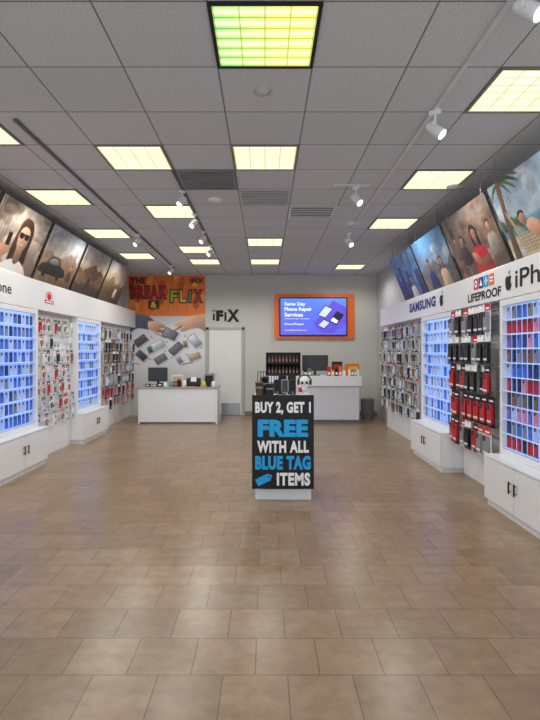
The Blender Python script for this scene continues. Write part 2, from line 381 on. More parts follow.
trackd=mat('track_metal_dark',(92,90,90),.5); trackl=mat('track_metal_light',(215,215,218),.5)
def track(x,y0,y1,m,label): put(MB().box(-.014,0,-.02,.014,y1-y0,0,m,.003).box(-.017,-.02,-.022,.017,.02,0,m,.003),'lighting_track',(x,y0,CZ),label=label,cat='lighting track',group='ceiling lighting tracks')
track(-.93,5.1,8.9,trackd,'dark metal lighting track fixed along the ceiling')
track(-1.97,4.0,11.0,trackd,'dark metal lighting track fixed along the ceiling')
track(1.28,2.2,8.2,trackl,'white metal lighting track fixed along the ceiling')
put(MB().box(-.3,-.014,-.02,.1,.014,0,trackl,.003),'lighting_track',(1.05,5.54,CZ),label='short white lighting track across one ceiling tile',cat='lighting track',group='ceiling lighting tracks')
spw=mat('spotlight_white',(240,240,242),.35,var=.02)
spl=mat('spotlight_glow',(255,250,235),.3,emit=6,var=.01)
def spot(x,y,ang,tilt=.9,s=1.0):
    e=empty('track_spotlight',(x,y,CZ-.02),(0,0,ang),'white cylindrical spotlight on ceiling track','spotlight','white track spotlights')
    e.scale=(s,s,s)
    put(MB().box(-.018,-.05,-.035,.018,.05,0,spw,.005),'track_adapter',parent=e)
    put(MB().cyl((0,0,-.035),(0,0,-.11),.009,spw).box(-.05,-.008,-.125,.05,.008,-.108,spw,.003).box(-.058,-.008,-.18,-.049,.008,-.11,spw).box(.049,-.008,-.18,.058,.008,-.11,spw),'swivel_arm',parent=e)
    h=put(MB().lathe([(0,-.085),(.03,-.08),(.038,-.06),(.044,.05),(.048,.085),(.042,.085),(.038,.07)],spw),'lamp_head',(0,0,-.165),(math.pi/2+tilt,0,0),parent=e)
    put(MB().lathe([(0,.078),(.0415,.078)],spl),'lamp_lens',(0,0,0),parent=h,label='glowing spotlight lens')
for (x,y,a) in ((1.28,2.46,.7),(1.28,3.8,.9),(1.28,7.7,.6),(1.0,5.54,.7)): spot(x,y,a,.75,.9)
for (x,y,a) in ((-.93,5.68,-.7),(-.93,6.64,-.7),(-.93,7.6,-.7),(-.93,8.6,-.7),(-1.97,7.8,-.7),(-1.97,10.6,-.7)): spot(x,y,a,.75,.78)

# ---------------------------------------------------------------- flat art helper
pm=bpy.data.materials.new('painted_photo_print'); pm.use_nodes=True
_n=pm.node_tree.nodes.new('ShaderNodeAttribute'); _n.attribute_name='print_colour'
pm.node_tree.links.new(_n.outputs['Color'],pm.node_tree.nodes['Principled BSDF'].inputs['Base Color']); pm.node_tree.nodes['Principled BSDF'].inputs['Roughness'].default_value=.4
def art(W,H,base,items,th=.012,edge=None,cv=None):
    b=MB().box(0,-th,0,W,0,H,edge or base)
    y=-th-.0005
    if cv is not None: b.canvas(cv,W,H,y,pm)
    else: b.poly([(0,y,0),(W,y,0),(W,y,H),(0,y,H)],base)
    for it in items:
        y-=.0004
        if it[0]=='p': b.poly([(u*W,y,v*H) for u,v in it[1]],it[2])
        elif it[0]=='e':
            _,u,v,ru,rv,m=it; b.poly([(min(1,max(0,(u+ru*math.cos(t*math.pi/12))))*W,y,min(1,max(0,(v+rv*math.sin(t*math.pi/12))))*H) for t in range(24)],m)
        elif it[0]=='t':
            _,s,u0,v0,u1,v1,m,bo=it; b.text(s,u0*W,v0*H,u1*W,v1*H,y,m,bo)
    return b
PH,PW=.80,1.22
def lean(side,idx,P,label):
    a=math.radians(22)
    if side=='L': loc=(-3.13,4.17+1.3*idx,2.508); rz=R90
    else: loc=(2.50,4.98+1.3*idx,2.388); rz=-R90
    e=empty('hanging_picture_panel',loc,(0,0,rz),label,'picture panel','leaning picture panels above the displays')
    put(art(PW,PH,dgrey,[],.015,dgrey,P.C),'picture_print',rot=(a,0,0),parent=e)
    tx=-math.sin(a)*PH; tz=math.cos(a)*PH
    zt=CZ-loc[2]
    for u in (.12,PW-.12): put(MB().cyl((u,tx+.01,tz-.01),(u,tx+.01,zt),.004,steel,seg=6),'suspension_cable',parent=e)
SK=(206,156,124); HR=(46,32,26)
def base(seed,stops,cols,n=30,r=(.03,.12)):
    P=Paint(210,138,seed).grad(stops); P.blobs(n,cols,(0,1),(0,1),r,4,.6); P.C=np.stack([P.blur(P.C[:,:,k],2) for k in range(3)],2); P.tex(8,.3); P.tex(40,.15); return P
def ridge(P,v0,amp,c,seed,vb=0):
    r=np.random.RandomState(seed); xs=np.linspace(0,1,26); ys=v0+amp*np.interp(xs,np.linspace(0,1,7),r.rand(7)-.5)+amp*.18*(r.rand(26)-.5)
    P.poly([(0,vb)]+list(zip(xs,ys))+[(1,vb)],c,1,.25,smooth=False,tx=.5)
P=base(1,[(0,(170,126,134)),(1,(225,180,184))],[(200,150,150),(230,200,190)]); P.person(.6,.6,.2,(180,60,70),SK,HR); lean('L',0,P,'leaning photo panel with pinkish portrait')
P=base(2,[(0,(126,106,94)),(.5,(178,156,136)),(1,(218,206,192))],[(110,94,84),(206,188,164),(150,122,102),(226,218,206)],40)
for i in range(5): P.line(.04+.05*i,0,.04+.05*i,1,.012,(120,100,88),.35,2)
P.person(.58,.56,.24,(226,220,212),(214,168,138),(70,46,32),True,True)
P.poly([(.05,.0),(.12,.26),(.3,.40),(.38,.36),(.40,.26),(.28,.14),(.24,0)],SK,1,.3); P.poly([(.30,.36),(.30,.56),(.37,.56),(.37,.36)],(30,30,34),0,.2,smooth=False)
lean('L',1,P,'leaning photo panel of laughing woman wearing sunglasses')
P=base(3,[(0,(120,104,84)),(.42,(190,176,156)),(.5,(212,204,190)),(1,(176,190,208))],[(206,200,196),(190,196,206)],14)
ridge(P,.52,.3,(150,128,112),3); ridge(P,.4,.18,(158,122,90),5); ridge(P,.28,.1,(140,112,84),6)
P.poly([(.06,.16),(.05,.30),(.16,.35),(.24,.47),(.44,.49),(.55,.36),(.68,.31),(.68,.17)],(46,42,42),1,.4); P.poly([(.22,.36),(.27,.45),(.42,.46),(.48,.36)],(140,150,158),1,.3); P.ell(.18,.16,.045,.07,(26,24,24)); P.ell(.56,.16,.045,.07,(26,24,24))
P.person(.84,.42,.045,(90,62,50),SK,HR); lean('L',2,P,'leaning photo panel of dark vehicle in desert landscape')
P=base(4,[(0,(70,58,48)),(.5,(170,150,128)),(.6,(196,180,160)),(1,(170,176,186))],[(190,180,168),(160,150,146)],16)
ridge(P,.62,.34,(96,74,60),11); ridge(P,.42,.2,(120,88,62),12); ridge(P,.2,.1,(66,54,44),13); P.person(.46,.44,.045,(50,46,50),SK,HR,True); lean('L',3,P,'leaning photo panel of dusky desert scene')
P=base(5,[(0,(84,74,60)),(.5,(180,158,126)),(1,(150,154,164))],[(170,160,140)],16)
ridge(P,.6,.3,(110,92,72),21); ridge(P,.36,.2,(84,70,54),22); P.person(.66,.46,.05,(210,204,196),SK,(90,62,40)); lean('L',4,P,'leaning photo panel with grey and golden tones')
# beach hammock
P=base(6,[(0,(186,166,134)),(.3,(216,200,170)),(.34,(90,150,168)),(.42,(110,170,190)),(.47,(140,180,206)),(.5,(188,208,222)),(1,(170,200,228))],[(214,222,230)],6)
for (cx,cy,n,L) in ((.17,.97,11,.30),(.95,.98,8,.26)):
    for k in range(n):
        t=-.5+k*(4.1/n); c,s2=math.cos(t-math.pi*.55),math.sin(t-math.pi*.55)
        ex,ey=cx+L*c,cy+.62*L*s2-.03; mx_,my_=cx+L*.5*c,cy+.42*L*s2+.06
        P.poly([(cx,cy),(mx_,my_+.02),(ex,ey),(mx_,my_-.025)],[(66,94,50),(92,120,64),(54,76,42)][k%3],1,.3)
P.blobs(40,[(70,92,54),(60,80,50),(100,124,76)],(0,.3),(.42,.54),(.015,.035),1,.8)
P.poly([(.03,0),(.06,.4),(.1,.7),(.14,1.0),(.19,1.0),(.16,.7),(.13,.4),(.12,0)],(116,92,70),0,.4); P.poly([(.88,0),(.89,.5),(.92,1.05),(.99,1.05),(.96,.5),(.98,0)],(104,82,62),0,.4)
P.poly([(.12,.64),(.22,.42),(.4,.26),(.6,.22),(.8,.38),(.91,.64),(.86,.26),(.62,.05),(.38,.06),(.2,.26)],(206,190,160),0,.2,.7)
for i in range(18): P.line(.14+.043*i,.56-.042*min(i,17-i),.2+.037*i,.1,.003,(110,90,68),.8)
for i in range(7): P.line(.2,.34-.04*i,.88,.34-.04*i,.004,(110,90,68),.6)
P.poly([(.33,.40),(.42,.45),(.52,.36),(.62,.3),(.74,.44),(.88,.44),(.86,.36),(.74,.34),(.64,.2),(.48,.2),(.36,.3)],SK,0,.35); P.poly([(.50,.37),(.58,.33),(.68,.37),(.68,.26),(.6,.2),(.50,.22)],(50,72,120),0,.3)
P.ell(.31,.48,.045,.085,SK,.5,0,.3); P.poly([(.265,.5),(.28,.57),(.34,.57),(.355,.52),(.31,.55)],HR,0,.2)
lean('R',0,P,'leaning photo panel of man resting in beach hammock')
P=base(7,[(0,(96,74,60)),(.5,(134,108,92)),(1,(130,124,120))],[(70,54,46),(150,120,96),(170,160,150),(110,70,60)],60,(.02,.07))
P.person(.28,.6,.06,(70,60,60),SK,HR); P.person(.86,.62,.065,(160,150,140),SK,HR); P.person(.14,.64,.05,(120,100,90),SK,HR); P.person(.56,.6,.11,(186,40,40),(170,120,92),HR,True); P.poly([(.4,.36),(.44,.2),(.6,.14),(.72,.2),(.7,.28),(.56,.24),(.48,.34)],(170,120,92),1,.3); lean('R',1,P,'leaning photo panel of person in red clothes')
P=base(8,[(0,(106,98,88)),(.4,(150,166,184)),(1,(86,146,206))],[(180,190,200),(130,160,200)],16)
ridge(P,.46,.2,(104,110,110),31); ridge(P,.26,.1,(120,108,90),32); P.person(.32,.52,.085,(44,60,104),(170,122,94),HR); P.person(.68,.48,.08,(200,176,140),SK,(90,62,40),True); lean('R',2,P,'leaning photo panel of two people under blue sky')
P=base(9,[(0,(60,78,126)),(.5,(100,146,200)),(1,(110,168,222))],[(90,130,180),(150,190,226)],20)
for (a,b_,h) in ((0,.1,.6),(.11,.2,.48),(.2,.33,.76),(.35,.44,.42),(.45,.57,.62),(.8,.98,.55)): P.poly([(a,0),(a,h),(b_,h),(b_,0)],(54,72,112),0,.3,smooth=False)
P.person(.58,.42,.08,(214,210,206),SK,HR); lean('R',3,P,'leaning photo panel with blue city scene')

# ---------------------------------------------------------------- wall systems
XSL,XSR=-3.22,2.50
XFL,XFR=-3.10,2.35
def slatwall(side,y0,y1,label):
    W=y1-y0; d=((XSL-XL) if side=='L' else (XR-XSR))
    e=empty('slatwall_panel',(XSL if side=='L' else XSR, y0 if side=='L' else y1,0),(0,0,R90 if side=='L' else -R90),label,'slatwall','white slatwall sections')
    top=2.095 if side=='L' else 2.035
    b=MB().box(0,.02,.02,W,d-.004,top,white2)
    z=.5
    while z<top-.02:
        b.box(0.002,0,z,W-.002,.02,min(z+.095,top),white); z+=.105
    put(b,'slat_board',parent=e)
    put(MB().box(0,-.012,0,W,.02,.42,white,.004),'base_panel',parent=e)
    return e
hookms={}
def hookmesh(L):
    k=round(L,2)
    if k not in hookms: hookms[k]=MB().cyl((0,0,0),(0,-k,0),.003,chrome,seg=8).cyl((0,-k,0),(0,-k-.008,.012),.003,chrome,seg=8).box(-.01,-.004,-.02,.01,-.0005,.03,chrome).mesh('peg_hook')
    return hookms[k]

COLS={'black':(24,24,27),'white':(232,232,235),'red':(190,28,42),'pink':(226,140,166),'blue':(76,118,206),'grey':(140,144,150),'brown':(130,96,70),'teal':(80,156,160),'purple':(126,98,178),'clear':(196,212,240),'yellow':(224,188,70),'navy':(42,58,112)}
CM={k:mat('case_'+k,v,.32,var=.05) for k,v in COLS.items()}
def pkg(c,s,card,head):
    b=MB(); m=CM[c]
    b.box(-.052*s,-.003,-.2*s,.052*s,0,.012*s,card)
    b.box(-.052*s,-.0045,-.035*s,.052*s,-.0031,.012*s,head)
    b.rrect(0,-.11*s,.076*s,.138*s,.012*s,-.003,-.02*s,m)
    b.rrect(-.016*s,-.062*s,.03*s,.032*s,.007*s,-.02*s,-.024*s,black)
    b.cyl((-.022*s,-.024*s,-.057*s),(-.022*s,-.026*s,-.057*s),.005*s,grey,seg=8).cyl((-.011*s,-.024*s,-.067*s),(-.011*s,-.026*s,-.067*s),.005*s,grey,seg=8)
    b.box(-.03*s,-.0055,-.024*s,.03*s,-.0046,-.012*s,txtwhite if head is not white else txtblack)
    b.box(-.03*s,-.0215*s,-.165*s,.03*s,-.0201*s,-.15*s,white2 if c not in('white','clear') else txtblue)
    b.rrect(0,.004*s,.024*s,.006*s,.0029*s,-.0046,-.0052,dgrey)
    return b.mesh('case_package_'+c)
def cable(c):
    b=MB(); b.box(-.045,-.003,-.17,.045,0,.012,white); b.box(-.045,-.0045,-.04,.045,-.0031,.012,CM[c])
    b.torus((0,-.012,-.1),.03,.004,CM[c] if c!='white' else CM['clear'],seg=18,rs=5); b.torus((0,-.018,-.1),.024,.004,CM[c] if c!='white' else CM['clear'],seg=18,rs=5)
    b.box(-.008,-.018,-.155,.008,-.006,-.13,dgrey,.002); b.box(-.02,-.0055,-.03,.02,-.0046,-.018,txtwhite)
    return b.mesh('cable_package_'+c)
PK={}
SC=(1.05,1.5,1.12)
def getpk(c,big):
    k=(c,big)
    if k not in PK: PK[k]=pkg(c,SC[big],({'black':dgrey,'grey':white}.get(c,blackm)) if big else white,({'black':txtwhite,'grey':red}.get(c,blackm)) if big else {'black':grey,'white':CM['grey'],'red':blackm,'grey':blackm,'clear':dgrey}.get(c,white if c in('blue','teal') else blackm))
    return PK[k]
CB={c:cable(c) for c in ('black','white','red','blue','brown','pink','grey')}
def stock(e,side,W,x0,cols,pitch,rows,zt,zp,fn,group,off=.12,skip=.06):
    for r in range(rows):
        for i in range(cols):
            if random.random()<skip: continue
            lx=x0+i*pitch; z=zt-r*zp
            kind,c=fn(r,i)
            sc={'cable':1.0,'big':1.5,'dark':1.12,'pkg':1.05}[kind]
            o2=off+random.choice((-.02,0,.02)); hz=z+.012*sc+.0022
            if side=='L': loc=(XSL+o2,e.location.y+lx,z); hl=(XSL,e.location.y+lx,hz); rz=R90
            else: loc=(XSR-o2,e.location.y-lx,z); hl=(XSR,e.location.y-lx,hz); rz=-R90
            put(hookmesh(o2+.01),'peg_hook',hl,(0,0,rz),label='thin chrome peg hook fixed to white slatwall',cat='hook',group='chrome peg hooks')
            rz+=random.uniform(-.06,.06)
            if kind=='cable': put(CB[c],'cable_package',loc,(0,0,rz),label='charging cable coil on %s hanging card'%c,cat='charging cable',group=group)
            elif kind=='big': put(getpk(c,1),'phone_case_package',loc,(0,0,rz),label='large %s phone case in hanging retail package'%c,cat='phone case',group=group)
            elif kind=='dark': put(getpk(c,2),'phone_case_package',loc,(0,0,rz),label='%s phone case in dark hanging retail package'%c,cat='phone case',group=group)
            else: put(getpk(c,0),'phone_case_package',loc,(0,0,rz),label='%s phone case in hanging retail package'%c,cat='phone case',group=group)
ch=random.choice
eL1=slatwall('L',6.93,8.32,'white slatwall section hung with accessory packages')
eL2=slatwall('L',9.59,YB-.01,'white slatwall section stocked near the mural wall')
eL0=slatwall('L',3.6,5.59,'white slatwall section beside the lit display case')
eR0=slatwall('R',2.5,3.85,'white slatwall section beside the lit display case')
eR1=slatwall('R',5.09,6.33,'white slatwall section hung with rugged phone cases')
eR2=slatwall('R',7.63,10.3,'white slatwall section with many phone case packages')
def fL1(r,i): return ('cable',ch(['white','white','brown','red','white','white','black','red'])) if (r+i)%3 else ('pkg',ch(['white','brown','clear','black','red','white']))
stock(eL1,'L',1.37,.1,8,.165,7,1.98,.225,fL1,'accessory packages between the lit cases',off=.08,skip=.12)
def fL2(r,i): return (ch(['dark','dark','pkg']),ch(['black','brown','white','grey','clear','black','brown'])) if r<5 else (ch(['dark','pkg']),ch(['red','pink','black','brown','red']))
stock(eL2,'L',2.5,.12,12,.195,7,1.98,.23,fL2,'phone case packages beside the mural',off=.11,skip=.08)
def fR1(r,i): return ('big',[['black','grey','black','white'],['black','black','grey','black'],['red','black','black','black'],['red','red','black','red'],['black','grey','red','black']][r][random.randrange(4)])
stock(eR1,'R',1.22,.11,7,.168,5,2.0,.32,fR1,'rugged phone case packages',off=.18,skip=.0)
def fR2(r,i): return (ch(['dark','pkg']),ch(['clear','white','grey','brown','black','grey','black']))
stock(eR2,'R',2.66,.12,15,.172,7,1.97,.222,fR2,'phone case packages on the far slatwall',off=.14,skip=.06)

def fascia(side,y0,y1):
    W=y1-y0; dp=(XFL-XL) if side=='L' else (XR-XFR); z0,z1=(2.1,2.5) if side=='L' else (2.04,2.38)
    e=empty('header_fascia',(XFL if side=='L' else XFR,y0 if side=='L' else y1,0),(0,0,R90 if side=='L' else -R90),'long white header fascia with brand lettering above the displays','header sign','white header fascias')
    put(MB().box(0,0,z0,W,dp-.004,z1,white,.006),'fascia_board',parent=e); return e
FRE=10.3
FL=fascia('L',3.6,YB-.01); FR=fascia('R',2.5,FRE)
def lx(side,y): return y-3.6 if side=='L' else FRE-y
def letter(side,e,s,ya,yb,z0,z1,m,bold=.0,name='lettering'):
    a,b=lx(side,ya),lx(side,yb); put(MB().text(s,min(a,b),z0,max(a,b),z1,-.003,m,bold),name,parent=e,label='printed fascia lettering')
letter('L',FL,'iPhone',5.55,6.17,2.225,2.355,txtblack,.01)
letter('R',FR,'iPhone',4.74,3.72,2.12,2.29,txtblack,.01)
letter('R',FR,'SAMSUNG',8.2,6.95,2.15,2.30,txtblue,.05)
letter('R',FR,'LIFEPROOF',5.84,5.02,2.085,2.18,txtblack,.03)
def disc(b,cx,cz,rx,rz,y,m): b.poly([(cx+rx*math.cos(k*math.pi/12),y,cz+rz*math.sin(k*math.pi/12)) for k in range(24)],m)
ic=MB(); a0=lx('R',5.62)
for i,c1 in enumerate((red,txtblue,cyan,orange)):
    cx=a0+.128*i; ic.rrect(cx,2.275,.115,.12,.014,-.001,-.003,c1)
disc(ic,a0,2.275,.036,.04,-.0035,txtwhite); disc(ic,a0,2.275,.018,.02,-.004,red)
cx=a0+.128; ic.poly([(cx-.035,-.0035,2.24),(cx+.035,-.0035,2.24),(cx,-.0035,2.315)],txtwhite)
cx=a0+.256; ic.box(cx-.036,-.0045,2.265,cx+.036,-.0035,2.285,txtwhite); ic.box(cx-.01,-.0045,2.235,cx+.01,-.0035,2.315,txtwhite)
cx=a0+.384; ic.box(cx-.035,-.0045,2.25,cx+.035,-.0035,2.268,txtwhite); ic.box(cx-.035,-.0045,2.284,cx+.035,-.0035,2.302,txtwhite)
put(ic,'logo_icons',parent=FR,label='tight row of small coloured square logos')
AP=[(0,.36),(-.1,.42),(-.24,.43),(-.38,.32),(-.44,.12),(-.42,-.12),(-.32,-.36),(-.2,-.5),(-.08,-.5),(0,-.46),(.1,-.5),(.2,-.5),(.32,-.36),(.41,-.16),(.32,-.08),(.27,.06),(.29,.2),(.38,.3),(.26,.42),(.1,.42)]
def apple(side,e,y,z,s):
    cx=lx(side,y); b=MB()
    P=[(cx+s*u,-.003,z+s*v) for u,v in AP]; c0=(cx-.02*s,-.003,z); n=len(P)
    b.add([c0]+P,[(0,1+i,1+(i+1)%n) for i in range(n)],txtblack)
    b.poly([(cx+s*u,-.003,z+s*v) for u,v in ((0,.48),(.03,.62),(.12,.74),(.22,.79),(.2,.64),(.12,.53))],txtblack)
    put(b,'fruit_logo',parent=e,label='black bitten-fruit logo')
apple('R',FR,6.72,2.21,.16); apple('R',FR,4.87,2.19,.15)
hc=lx('L',7.25)
hb=MB(); disc(hb,hc,2.30,.12,.085,-.002,red); disc(hb,hc,2.30,.10,.068,-.0025,txtwhite); disc(hb,hc,2.31,.075,.05,-.003,red)
hb.rrect(hc,2.235,.3,.045,.012,-.0032,-.004,red); hb.rrect(hc,2.235,.24,.016,.005,-.004,-.0045,txtwhite)
put(hb,'badge_logo',parent=FL,label='small round red badge logo with white ring')

# lit display cases + cabinets
blueglow=grad('blue_backlight',[(0,(140,178,250)),(.5,(112,154,246)),(1,(156,190,252))],1.6,emit=1.25,namt=.1)
edgeglow=mat('shelf_edge_glow',(190,210,246),.3,emit=.35,var=.02)
def phonecase(c,s):
    b=MB(); m=CM[c]
    b.rrect(0,.075*s,.076*s,.15*s,.012*s,0,-.011,m)
    b.rrect(-.014*s,.122*s,.034*s,.036*s,.008*s,-.011,-.014,black if c in('black','navy') else dgrey)
    b.cyl((-.021*s,-.014,.13*s),(-.021*s,-.016,.13*s),.006*s,grey,seg=8).cyl((-.008*s,-.014,.117*s),(-.008*s,-.016,.117*s),.006*s,grey,seg=8)
    return b.mesh('phone_case_'+c)
PC={}
def case(side,y0,y1,rows,cols,palette,group,label,dense=.03,s=1.0):
    W=y1-y0; X=XFL if side=='L' else XFR; dp=(XFL-XL) if side=='L' else (XR-XFR); top=2.095 if side=='L' else 2.035
    e=empty('lit_display_case',(X,y0 if side=='L' else y1,.505),(0,0,R90 if side=='L' else -R90),label,'display case','blue lit display cases')
    H=top-.505; d2=dp-.005
    f=MB().box(0,0,0,.05,d2,H,white,.004).box(W-.05,0,0,W,d2,H,white,.004).box(.05,0,0,W-.05,d2,.06,white,.004).box(.05,0,H-.06,W-.05,d2,H,white,.004)
    put(f,'case_frame',parent=e)
    bd=.085
    put(MB().box(.05,bd,.06,W-.05,bd+.01,H-.06,blueglow),'backlit_panel',parent=e,label='glowing blue backlit panel')
    zp=(H-.14)/rows
    for r in range(rows):
        z=.075+r*zp
        put(MB().box(.052,.02,0,W-.052,bd-.002,.005,glassblue).box(.052,.014,-.004,W-.052,.02,.006,edgeglow),'acrylic_shelf',(0,0,z),parent=e,label='clear acrylic shelf with glowing edge')
        for i in range(cols):
            if random.random()<dense: continue
            u=.1+(W-.2)*i/(cols-1); c=palette(r,i)
            if side=='L': loc=(X-.055,y0+u,.505+z+.006)
            else: loc=(X+.055,y1-u,.505+z+.006)
            if (c,s) not in PC: PC[(c,s)]=phonecase(c,s)
            put(PC[(c,s)],'phone_case',loc,(0,0,(R90 if side=='L' else -R90)+random.uniform(-.1,.1)),label='%s phone case standing on an acrylic shelf'%c,cat='phone case',group=group)
case('L',5.62,6.9,9,11,lambda r,i:ch(['blue','clear','blue','blue','grey','clear','navy']),'phone cases in the large lit case','white framed display case glowing blue with rows of cases',s=.84)
case('L',8.35,9.55,9,10,lambda r,i:ch(['blue','clear','clear','blue','clear','grey']),'phone cases in the second lit case','white framed display case glowing blue beside slatwall',s=.8)
RP=[['red','red','black','red'],['blue','navy','clear','grey'],['pink','purple','clear','red'],['black','black','grey','brown'],['red','pink','red','black'],['clear','teal','blue','navy'],['black','brown','grey','white'],['purple','blue','pink','navy'],['red','black','red','pink'],['clear','white','grey','blue']]
case('R',3.88,5.06,10,11,lambda r,i:RP[r][random.randrange(4)] ,'phone cases in the colourful lit case','white framed display case glowing blue with colourful phone cases',s=.84)
case('R',6.36,7.6,9,9,lambda r,i:ch(['clear','blue','white','clear','grey','blue']),'phone cases in the narrow lit case','white framed display case glowing blue beside rugged cases',s=.8)
def cabinet(side,y0,y1,label):
    W=y1-y0; X=-2.97 if side=='L' else 2.2; dp=abs((XL if side=='L' else XR)-X)-.005
    e=empty('base_cabinet',(X,y0 if side=='L' else y1,0),(0,0,R90 if side=='L' else -R90),label,'cabinet','white base cabinets under the lit cases')
    put(MB().box(0,.02,.06,W,dp,.48,white,.003).box(.02,.03,0,W-.02,dp,.06,white2).box(0,-.002,.48,W,dp,.503,white,.004),'cabinet_body',parent=e)
    for s in (0,1):
        d=put(MB().box(.004,0,.07,W/2-.003,.018,.475,white,.003),'cabinet_door',(s*(W/2-.001),0,0),parent=e)
        hx=(W/2-.05) if s==0 else .05
        put(MB().box(hx-.008,-.028,.25,hx+.008,-.016,.36,black,.003).cyl((hx,0,.27),(hx,-.02,.27),.005,black,seg=8).cyl((hx,0,.34),(hx,-.02,.34),.005,black,seg=8),'door_handle',parent=d,label='black bar handle')
cabinet('L',5.605,6.915,'white two-door base cabinet below lit blue display')
cabinet('L',8.335,9.575,'white two-door base cabinet beside stocked slatwall')
cabinet('R',3.865,5.075,'white two-door base cabinet with black handles')
cabinet('R',6.345,7.615,'white two-door base cabinet beside far slatwall')

# ---------------------------------------------------------------- back wall
MW,MH=1.84,2.72
mbrn=mat('mural_brown',(64,28,18),.5,var=.1)
P=Paint(170,250,21).grad([(0,(210,206,204)),(.3,(232,232,234)),(.55,(222,222,226)),(.645,(206,206,210)),(.65,(238,122,40)),(.85,(244,136,46)),(1,(236,116,40))])
P.tex(5,.06)
P.blobs(26,[(220,84,34),(250,172,74),(200,62,34)],(0,1),(.70,1),(.02,.06),1,.6)
for i in range(9): P.line(.03+.12*i,.68,.10+.12*i,1,.006,(214,88,36),.5)
P.poly([(-.02,.655),(.22,.655),(.34,.60),(.36,.55),(.26,.53),(.12,.54),(-.02,.50)],(86,90,108),1,.3)
P.poly([(.26,.60),(.36,.60),(.46,.57),(.47,.545),(.40,.535),(.46,.52),(.44,.50),(.34,.51),(.26,.54)],(204,160,132),1,.3)
P.poly([(1.05,.655),(.86,.655),(.72,.62),(.62,.585),(.6,.56),(.66,.55),(.74,.56),(.68,.53),(.70,.51),(.80,.53),(.92,.54),(1.05,.50)],(208,164,138),1,.3)
def dev(cx,cy,w,h,ang,c1,c2,fl=.62):
    def q(k,dx=0,dy=0):
        R=[]
        for (a,b_) in ((-1,-1),(1,-1),(1,1),(-1,1)):
            x=a*w*k/2; y=b_*h*k/2; c,s_=math.cos(ang),math.sin(ang); R.append((cx+dx+(x*c-y*s_),cy+dy+(x*s_+y*c)*fl))
        return R
    P.poly(q(1.08,.012,-.010),(176,176,182),3,0,.7,smooth=False); P.poly(q(1.0),c1,0,.15,smooth=False); P.poly(q(.86),c2,0,.35,smooth=False)
dk_=(54,54,60)
dev(.54,.49,.13,.19,1.1,dk_,(130,134,146)); P.line(.58,.51,.70,.56,.007,(176,60,50))
dev(.16,.43,.11,.18,-.9,dk_,(90,94,104)); dev(.86,.43,.11,.19,.7,(150,154,164),(196,202,214)); dev(.38,.39,.11,.18,-1.1,(180,180,186),(216,218,224)); dev(.62,.36,.11,.19,-.8,dk_,(110,114,126))
dev(.17,.30,.10,.16,.8,(130,130,136),(80,80,88)); dev(.42,.27,.10,.16,-1.0,dk_,(120,124,136)); dev(.86,.29,.09,.15,-1.2,(140,120,100),(186,166,140)); dev(.28,.35,.06,.09,.4,(80,84,90),(60,110,100)); dev(.74,.40,.05,.09,.2,(90,90,96),(150,120,70)); dev(.66,.26,.07,.11,.6,(196,196,202),(150,150,158))
for (u,v) in ((.30,.46),(.27,.31),(.50,.42),(.28,.27),(.74,.47),(.76,.31),(.56,.28),(.05,.36),(.95,.37),(.48,.34)): P.ell(u,v,.011,.006,(120,120,126),0,0,0)
P.line(.5,.45,.34,.5,.004,(90,90,96)); P.line(.04,.24,.16,.22,.004,(200,110,40)); P.line(.7,.22,.84,.24,.004,(60,90,150))
P.tex(30,.05)
items=[('t','THE',.03,.93,.22,.985,mbrn,.06),
 ('t','BREAK',.02,.795,.51,.92,mbrn,.085),('t','BREAK',.036,.806,.494,.909,pred,.03),
 ('p',[(.26,.71),(.26,.785),(.40,.785),(.40,.71)],mbrn),('t','&',.29,.72,.37,.775,yellow,.04)]
uu=.535
for (l,m,w_) in (('F',green,.112),('L',yellow,.108),('I',teal,.045),('X',pred,.14)):
    items+= [('t',l,uu,.76,uu+w_,.885,mbrn,.09),('t',l,uu+.014,.771,uu+w_-.014,.874,m,.03)]; uu+=w_+.012
items.append(('t','iFiX',.8,.935,.98,.98,mbrn,.04))
put(art(MW,MH,orange,items,.01,orange,P.C),'wall_mural',(-3.27,YB,.62),label='tall orange repair mural with bold lettering over phone parts',cat='wall mural')
lg=MB().text('i',0,.02,.05,.18,-.012,txtblack,.07).text('F',.08,0,.25,.26,-.012,txtblack,.07).text('i',.275,0,.33,.22,-.0125,txtblack,.07).text('X',.34,-.02,.64,.28,-.013,txtblack,.05)
lg.torus((.025,-.012,.235),.028,.010,txtblack,axis='Y',arc=(-.6,math.pi+.6),seg=14)
put(lg,'wall_lettering',(-1.25,YB,2.26),label='black shop lettering on the back wall over door',cat='wall lettering')
tv=empty('wall_television',(.22,YB,1.84),(0,0,0),'wide television with blue advert in orange frame','television')
put(MB().rrect(.955,.53,1.91,1.06,.06,0,-.07,orange,seg=6),'orange_surround',parent=tv,label='glossy orange surround')
put(MB().rrect(.93,.52,1.62,.92,.02,-.07,-.1,black),'television_bezel',parent=tv)
scr=grad('screen_blue',[(0,(76,84,226)),(.4,(72,96,240)),(.75,(70,116,248)),(1,(80,140,252))],.87,emit=1.05,namt=.05)
sw=mat('screen_white',(240,245,255),.4,emit=.8,var=.02); sd=mat('screen_dark',(34,34,74),.4,emit=.4); sy=mat('screen_pale',(196,206,250),.4,emit=.7); so=mat('screen_violet',(92,76,206),.4,emit=.7)
